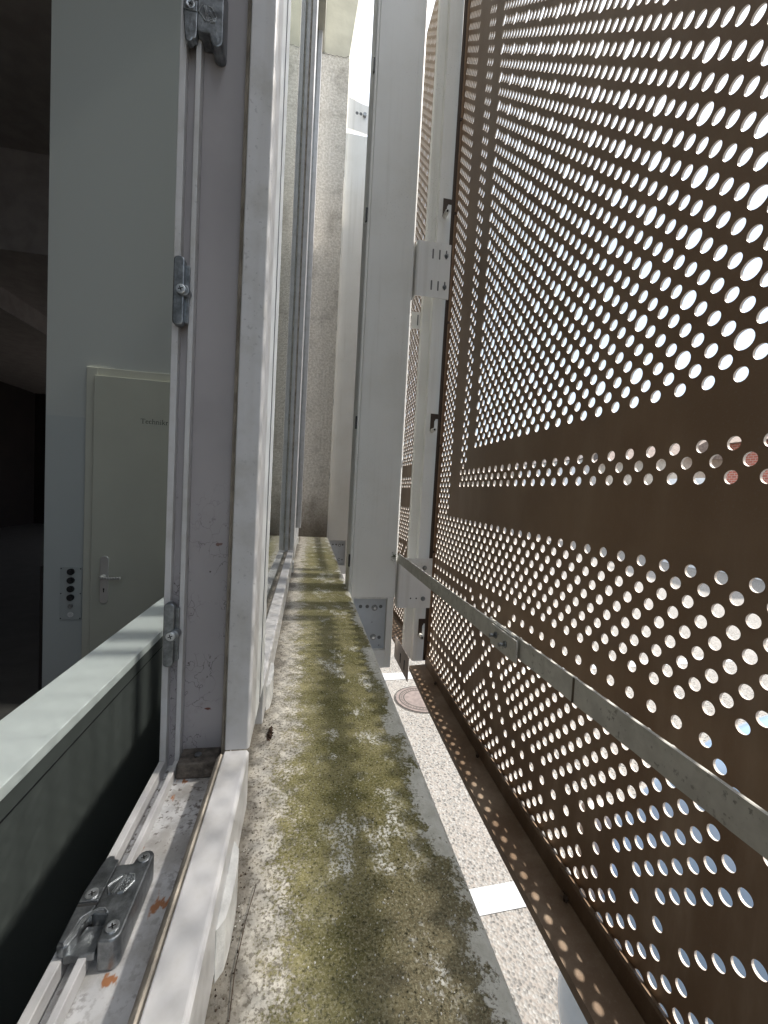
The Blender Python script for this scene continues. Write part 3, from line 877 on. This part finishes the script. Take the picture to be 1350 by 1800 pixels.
pb = empty('perforated_panel', (0, 0, 0)); tag(pb, 'farther bronze perforated screen panel seen in the gap between post and channel', 'screen panel', 'perforated bronze screen panels')
panel_sheet('sheet', pb, -29, 61, -36, 124, lambda u: 1.535+A*(61-u), lambda Y, Z: .478+.004*Z, coarse_from=0)
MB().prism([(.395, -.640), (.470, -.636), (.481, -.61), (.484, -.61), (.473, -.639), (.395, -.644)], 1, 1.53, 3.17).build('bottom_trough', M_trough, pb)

# flat galvanised bar
fb = empty('flat_bar', (.335, 0, -.2405)); tag(fb, 'spotted grey galvanised flat bar running along the inside of the screen', 'steel bar')
MB().prism([(0, -.0135), (.004, -.0135), (.004, .0205), (0, .0205)], 1, .60, 1.4565).build('far_length', M_galv, fb, .0006)
nb_ = MB(); vs = []; fs = []; nn = 130          # near length with a ragged, corroded lower edge
for j in range(nn+1):
    Y = -.9+1.6*j/nn; w = -.0112+random.uniform(-.0007, .0004)
    vs += [(.0045, Y, w), (.0085, Y, w), (.0085, Y, .0205), (.0045, Y, .0205)]
for j in range(nn):
    for q in range(4): fs.append((4*j+q, 4*j+(q+1) % 4, 4*j+4+(q+1) % 4, 4*j+4+q))
fs += [(0, 1, 2, 3), (4*nn, 4*nn+1, 4*nn+2, 4*nn+3)]
nb_.add(vs, fs).build('near_length', M_galv, fb)
lap = box('lap_plate', (-.0035, -.0005, .585, .675, -.0175, .0185), M_galv, fb, .0006)
for yy in (.655, .620):
    MB().cyl((-.0035, yy, .004-(.655-yy)*.1), 0, .0032, -.012, 10).cyl((-.0035, yy, .004-(.655-yy)*.1), 0, .006, -.002, 6).build('screw', M_zinc, lap)
box('joint_strip', (.0035, .0048, .4525, .4555, -.0110, .0203), plain('brown_joint', (.10, .075, .05), .8), fb)

# ================================================================== INTERIOR
pw = empty('partition_wall', (0, 2.3, FZ)); tag(pw, 'plain pale grey interior partition wall around the service room door', 'wall')
box('wall_face', (-1.268, -.15, 0, .12, .001, 3.2-FZ), M_wall, pw)
box('edge_trim', (-1.281, -1.2685, -.004, .12, .001, FZ*-1-.458), M_darkroom, pw)
dr = empty('service_room_door', (-1.087, 2.3, FZ)); tag(dr, 'cream interior door lettered in black with a satin lever handle', 'door')
fr_ = MB(); fr_.box(0, .05, -.014, -.0005, .001, 2.036); fr_.box(.67, .72, -.014, -.0005, .001, 2.036); fr_.box(.05, .67, -.014, -.0005, 1.985, 2.036)
fr_.build('door_frame', M_doorf, dr, .002)
lf = box('door_leaf', (.044, .676, -.036, -.0145, .006, 1.994), M_door, dr, .003)
hd = empty('door_handle', (0, 0, 0)); hd.parent = dr
hd.location = (.109, -.036, 0)
MB().prism(rrect(-.019, .019, .868, 1.108, .018, 8), 1, -.008, 0).build('back_plate', M_satin, hd, .002)
lv = MB(); lv.cyl((0, -.008, 1.006), 1, .010, -.035, 20)
for j in range(8):
    x0, x1 = -.004+j*.0118, -.004+(j+1)*.0118
    dz = [.0, -.001, -.003, -.004, -.004, -.003, -.002, -.001, 0][j]
    lv.box(x0, x1, -.052, -.038, 1.000+dz, 1.013+dz)
lv.build('lever', M_satin, hd, .003)
kh = MB(); kh.cyl((0, -.0082, .942), 1, .004, -.0006, 14); kh.box(-.0022, .0022, -.0088, -.0082, .925, .942); kh.build('keyhole', M_black, hd)

# lettering, drawn stroke by stroke with serifs (units: x-height = 1)
G = {
 'T': (1.55, [((.1, 1.5), (1.45, 1.5), .10), ((.77, 0), (.77, 1.5), .19), ((.5, 0), (1.05, 0), .09), ((.12, 1.5), (.12, 1.25), .1), ((1.43, 1.5), (1.43, 1.25), .1)]),
 'e': (1.0, [((.12, .55), (.85, .55), .08), ((.85, .55), (.78, .85), .12), ((.78, .85), (.5, 1), .12), ((.5, 1), (.2, .85), .14), ((.2, .85), (.1, .5), .18), ((.1, .5), (.2, .15), .18), ((.2, .15), (.52, 0), .14), ((.52, 0), (.85, .15), .1)]),
 'c': (.95, [((.8, .82), (.5, 1), .14), ((.5, 1), (.2, .85), .14), ((.2, .85), (.1, .5), .18), ((.1, .5), (.2, .15), .18), ((.2, .15), (.52, 0), .14), ((.52, 0), (.82, .15), .1)]),
 'h': (1.2, [((.2, 0), (.2, 1.6), .17), ((.05, 0), (.4, 0), .08), ((.05, 1.6), (.25, 1.6), .08), ((.2, .8), (.55, 1), .1), ((.55, 1), (.9, .85), .13), ((.9, .85), (.9, 0), .17), ((.75, 0), (1.08, 0), .08)]),
 'n': (1.2, [((.2, 0), (.2, 1), .17), ((.05, 0), (.4, 0), .08), ((.05, 1), (.25, 1), .08), ((.2, .8), (.55, 1), .1), ((.55, 1), (.9, .85), .13), ((.9, .85), (.9, 0), .17), ((.75, 0), (1.08, 0), .08)]),
 'i': (.58, [((.25, 0), (.25, 1), .17), ((.08, 0), (.45, 0), .08), ((.08, 1), (.28, 1), .08), ((.25, 1.35), (.25, 1.5), .18)]),
 'k': (1.15, [((.2, 0), (.2, 1.6), .17), ((.05, 0), (.4, 0), .08), ((.05, 1.6), (.25, 1.6), .08), ((.25, .45), (.85, 1), .1), ((.45, .6), (.95, 0), .17), ((.8, 0), (1.12, 0), .08), ((.65, 1), (1.0, 1), .08)]),
 'r': (.85, [((.2, 0), (.2, 1), .17), ((.05, 0), (.42, 0), .08), ((.05, 1), (.25, 1), .08), ((.2, .7), (.5, 1), .1), ((.5, 1), (.72, .9), .16)]),
 'a': (1.0, [((.15, .8), (.45, 1), .12), ((.45, 1), (.7, .85), .12), ((.7, .85), (.7, .1), .17), ((.7, .1), (.92, 0), .1), ((.7, .6), (.3, .45), .1), ((.3, .45), (.12, .22), .14), ((.12, .22), (.35, 0), .13), ((.35, 0), (.7, .2), .1)]),
 'u': (1.2, [((.2, 1), (.2, .2), .17), ((.05, 1), (.25, 1), .08), ((.2, .2), (.5, 0), .13), ((.5, 0), (.9, .2), .1), ((.9, 1), (.9, 0), .17), ((.9, 0), (1.08, 0), .08)]),
 'm': (1.8, [((.2, 0), (.2, 1), .17), ((.05, 0), (.4, 0), .08), ((.2, .8), (.5, 1), .1), ((.5, 1), (.85, .85), .13), ((.85, .85), (.85, 0), .17), ((.7, 0), (1.02, 0), .08), ((.85, .8), (1.15, 1), .1), ((1.15, 1), (1.5, .85), .13), ((1.5, .85), (1.5, 0), .17), ((1.35, 0), (1.68, 0), .08)])}
lt = MB(); s_ = .0145; cx = 0
for ch in 'Technikraum':
    adv, st = G[ch]
    for (a, b, w) in st:
        dx, dz = b[0]-a[0], b[1]-a[1]; L_ = math.hypot(dx, dz); nx, nz_ = -dz/L_*w/2, dx/L_*w/2; ex, ez = dx/L_*.04, dz/L_*.04
        q = [(a[0]-nx-ex, a[1]-nz_-ez), (b[0]-nx+ex, b[1]-nz_+ez), (b[0]+nx+ex, b[1]+nz_+ez), (a[0]+nx-ex, a[1]+nz_-ez)]
        lt.add([(.255+(cx+u)*s_, -.0368, 1.7775+v*s_) for u, v in q]+[(.255+(cx+u)*s_, -.0362, 1.7775+v*s_) for u, v in q], [(0, 1, 2, 3), (0, 1, 5, 4), (1, 2, 6, 5), (2, 3, 7, 6), (3, 0, 4, 7)])
    cx += adv+.06
lt.build('lettering', M_ink, dr)

sp = empty('switch_plate', (-1.192, 2.298, -.726)); tag(sp, 'square-cornered wall plate with a column of round black key sockets left of the door', 'socket plate')
box('plate', (0, .097, -.004, 0, 0, .268), plain('pale_grey_plate', (.40, .42, .41), .5), sp, .001)
for x in (.005, .092):
    for z in (.008, .134, .260): MB().cyl((x, -.004, z), 1, .003, -.001, 10).build('screw', M_black, sp)
for j in range(6):
    z = .245-j*.0435
    if j < 4: MB().cyl((.050, -.004, z), 1, .016, -.010, 22).cyl((.050, -.014, z), 1, .009, -.006, 16).build('knob', M_black, sp)
    elif j == 4: MB().cyl((.050, -.004, z), 1, .011, -.008, 20).build('knob', M_zinc, sp)
    else: MB().cyl((.050, -.004, z), 1, .013, -.004, 22).build('socket_ring', M_clipw, sp)

# long low cabinet between the window and the room
lc = empty('low_cabinet', (-.525, 0, FZ)); tag(lc, 'long low cabinet with a bright white top and charcoal front under the windows', 'cabinet')
box('top_board', (-.004, .114, -3.0, 2.29, 1.029, 1.050), M_top, lc, .0015)
box('charcoal_front', (.0, .1125, -3.0, 2.288, .001, 1.0285), M_front, lc)
box('seam', (.1125, .1134, -3.0, 2.288, .9955, .998), M_black, lc)

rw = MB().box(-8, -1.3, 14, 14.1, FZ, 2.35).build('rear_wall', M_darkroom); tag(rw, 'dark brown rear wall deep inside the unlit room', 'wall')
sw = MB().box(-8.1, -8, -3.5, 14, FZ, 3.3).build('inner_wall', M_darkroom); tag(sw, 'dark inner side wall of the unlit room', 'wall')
nw = MB().box(-8, -.3, -3.6, -3.5, FZ, 3.3).build('near_wall', M_wall); tag(nw, 'plain end wall of the room behind the viewpoint', 'wall')
b1 = MB().box(-8, -1.3, 4.9, 5.02, 2.22, 3.2).build('ceiling_beam', M_ceil); tag(b1, 'broad grey ceiling downstand crossing the dark room', 'beam', 'ceiling beams in the dark room')
b2 = MB().box(-4.2, -3.95, 5.02, 13.9, 2.08, 2.349).build('ceiling_beam', M_ceil); tag(b2, 'slim grey ceiling beam running into the depth of the dark room', 'beam', 'ceiling beams in the dark room')
iw = MB().box(-.19, -.1455, -3.4, 2.29, FZ, -.43).build('window_breast', M_wall); tag(iw, 'interior wall below the windows hidden behind the frame', 'wall')

# ================================================================== CAR
def mk_car():
    e = empty('parked_car', (.84, .30, GZ)); tag(e, 'pale silver blue hatchback parked tail-first below the perforated screen', 'car')
    cp = Mt('pale_blue_car_paint', .25, .0); cp.col(cp.mix(cp.step(cp.noise(3), .3, .7), (.28, .43, .64), (.31, .46, .68)))
    cp.b.inputs['Coat Weight'].default_value = .6
    mat_tyre = plain('tyre_rubber', (.02, .02, .02), .8); mglass = plain('dark_car_glass', (.02, .025, .03), .08); mred = plain('clear_lamp_lens', (.40, .36, .36), .2)
    mgrey = plain('unpainted_bumper', (.12, .13, .14), .6)
    # stations along X: (x, z_low, z_belt, z_roof, half width low, half width belt, half width roof)
    st = [(.00, .42, .62, .62, .70, .70, .70), (.03, .30, .70, .72, .84, .84, .80), (.10, .26, .84, .88, .90, .90, .84), (.22, .24, .98, 1.08, .92, .92, .82), (.36, .23, 1.05, 1.30, .93, .92, .80), (.50, .23, 1.08, 1.46, .93, .92, .78),
          (.80, .23, 1.08, 1.62, .92, .91, .76), (1.2, .22, 1.06, 1.62, .90, .88, .60), (2.4, .22, 1.04, 1.56, .90, .88, .60), (2.9, .23, 1.0, 1.30, .89, .86, .64), (3.25, .24, .98, 1.04, .88, .85, .74), (3.8, .26, .88, .90, .85, .80, .7), (4.05, .32, .70, .72, .72, .70, .6)]
    vs = []; N = 14
    for x, zl, zb, zr, hl, hb_, hr in st:
        ring = []
        half = [(0, zl), (hl*.85, zl), (hl, zl+.10), (hl+.012, (zl+zb)/2), (hb_, zb), ((hb_+hr)/2+.01, (zb+zr)/2), (hr, zr-.02), (0, zr+.01)]
        full = half+[(-a, b) for a, b in half[-2:0:-1]]
        vs += [(x, a, b) for a, b in full]
    n = len(vs)//len(st); fs = []
    for j in range(len(st)-1):
        for q in range(n): fs.append((j*n+q, j*n+(q+1) % n, (j+1)*n+(q+1) % n, (j+1)*n+q))
    fs += [tuple(range(n)), tuple(range((len(st)-1)*n, len(st)*n))]
    o = MB().add(vs, fs, True).build('body', cp.m, e)
    sb_ = o.modifiers.new('sub', 'SUBSURF'); sb_.levels = 2; sb_.render_levels = 2
    # rear window, side windows
    MB().prism([(.44, 1.40), (.66, 1.56), (.652, 1.577), (.43, 1.417)], 1, -.50, .50).build('rear_window', mglass, e, .004)
    for s_ in (-1, 1):
        yb, yt = s_*.945, s_*.83
        MB().add([(.75, yb, 1.12), (2.6, yb, 1.10), (2.3, yt, 1.46), (.95, yt, 1.50), (.75, yb-s_*.02, 1.12), (2.6, yb-s_*.02, 1.10), (2.3, yt-s_*.02, 1.46), (.95, yt-s_*.02, 1.50)],
                 [(0, 1, 2, 3), (4, 5, 6, 7), (0, 1, 5, 4), (1, 2, 6, 5), (2, 3, 7, 6), (3, 0, 4, 7)]).build('side_window', mglass, e)
        MB().prism(rrect(s_*.80-.03, s_*.80+.03, .86, 1.16, .025), 0, .06, .14).build('tail_lamp', mred, e, .01)
        for x in (.72, 3.15):
            wh = MB().cyl((x, s_*.91, .31), 1, .31, -s_*.2, 36).build('wheel', mat_tyre, e, .02)
            MB().cyl((x, s_*.915, .31), 1, .20, -s_*.02, 28).build('rim', M_satin, wh)
    MB().prism(rrect(-.30, .30, .52, .64, .01), 0, -.012, .01).build('number_plate', M_clipw, e)
    return e
mk_car()

# ================================================================== HOUSES ACROSS THE STREET
def brick():
    m = Mt('red_brick', .9)
    b = m.n('TexBrick'); b.inputs['Scale'].default_value = 3.2; b.inputs['Color1'].default_value = (.42, .13, .085, 1); b.inputs['Color2'].default_value = (.33, .10, .07, 1); b.inputs['Mortar'].default_value = (.45, .38, .33, 1)
    b.inputs['Mortar Size'].default_value = .02
    cx_ = m.n('CombineXYZ'); x, y, z = m.xyz(); m.L(m.math('ADD', x, y), cx_.inputs[0]); m.L(z, cx_.inputs[1]); m.L(cx_.outputs[0], b.inputs['Vector'])
    m.col(b.outputs[0]); return m.m
M_brick = brick()
M_beige = plain('beige_plaster', (.50, .44, .37), .9)
M_wht = plain('white_plaster', (.74, .75, .76), .8)
M_roof = plain('grey_roof_tile', (.16, .14, .13), .8, 0, .3, 8)
M_rroof = plain('brown_roof_tile', (.22, .17, .14), .8, 0, .3, 8)
M_win = plain('house_window_glass', (.06, .08, .10), .1)
def house(x, y, w, d, h, wallm, roofm, label, nwin=4, white_base=0.):
    e = empty('house', (x, y, GZ)); tag(e, label, 'house')
    wl = box('wall', (0, w, 0, d, .002, h), wallm, e)
    if white_base: box('base_course', (-.03, w, -.03, d+.03, .003, white_base), M_wht, e)
    rf = MB().prism([(-.3, h+.001), (w+.3, h+.001), (w/2, h+w*.30)], 1, -.25, d+.25).build('roof', roofm, e)
    for f_ in range(max(1, int(h//2.6))):
        for j in range(nwin):
            yy = d*(j+.5)/nwin
            fr_ = box('window', (-.05, .0, yy-.55, yy+.55, .9+f_*2.6, 2.2+f_*2.6), M_wht, e)
            box('pane', (-.06, -.051, yy-.46, yy+.46, 1.0+f_*2.6, 2.1+f_*2.6), M_win, fr_)
            if f_ == 0 and white_base: break
    return e
house(14, 8.3, 7, 3.6, 4.35, M_brick, M_rroof, 'red brick house with a white ground floor glimpsed through the screen holes', 3, 3.0)
house(15, 14.6, 7, 5.0, 4.2, M_beige, M_rroof, 'low beige house with a brown tiled roof beyond the parking area', 4)
house(15.5, 21.5, 8, 8, 4.6, M_wht, M_roof, 'white rendered house with a grey roof far along the street', 5)
house(15, 31, 8, 10, 5.0, M_beige, M_roof, 'distant beige house with a grey roof at the end of the street', 5)
house(14.5, -2, 7, 8, 3.6, M_wht, M_roof, 'white garage row with a flat dark band opposite the windows', 5)
gw = MB().box(13.6, 13.75, 11.95, 14.4, GZ+.001, GZ+3.2).build('garden_wall', M_wht); tag(gw, 'white garden wall between the brick house and the beige house', 'wall')
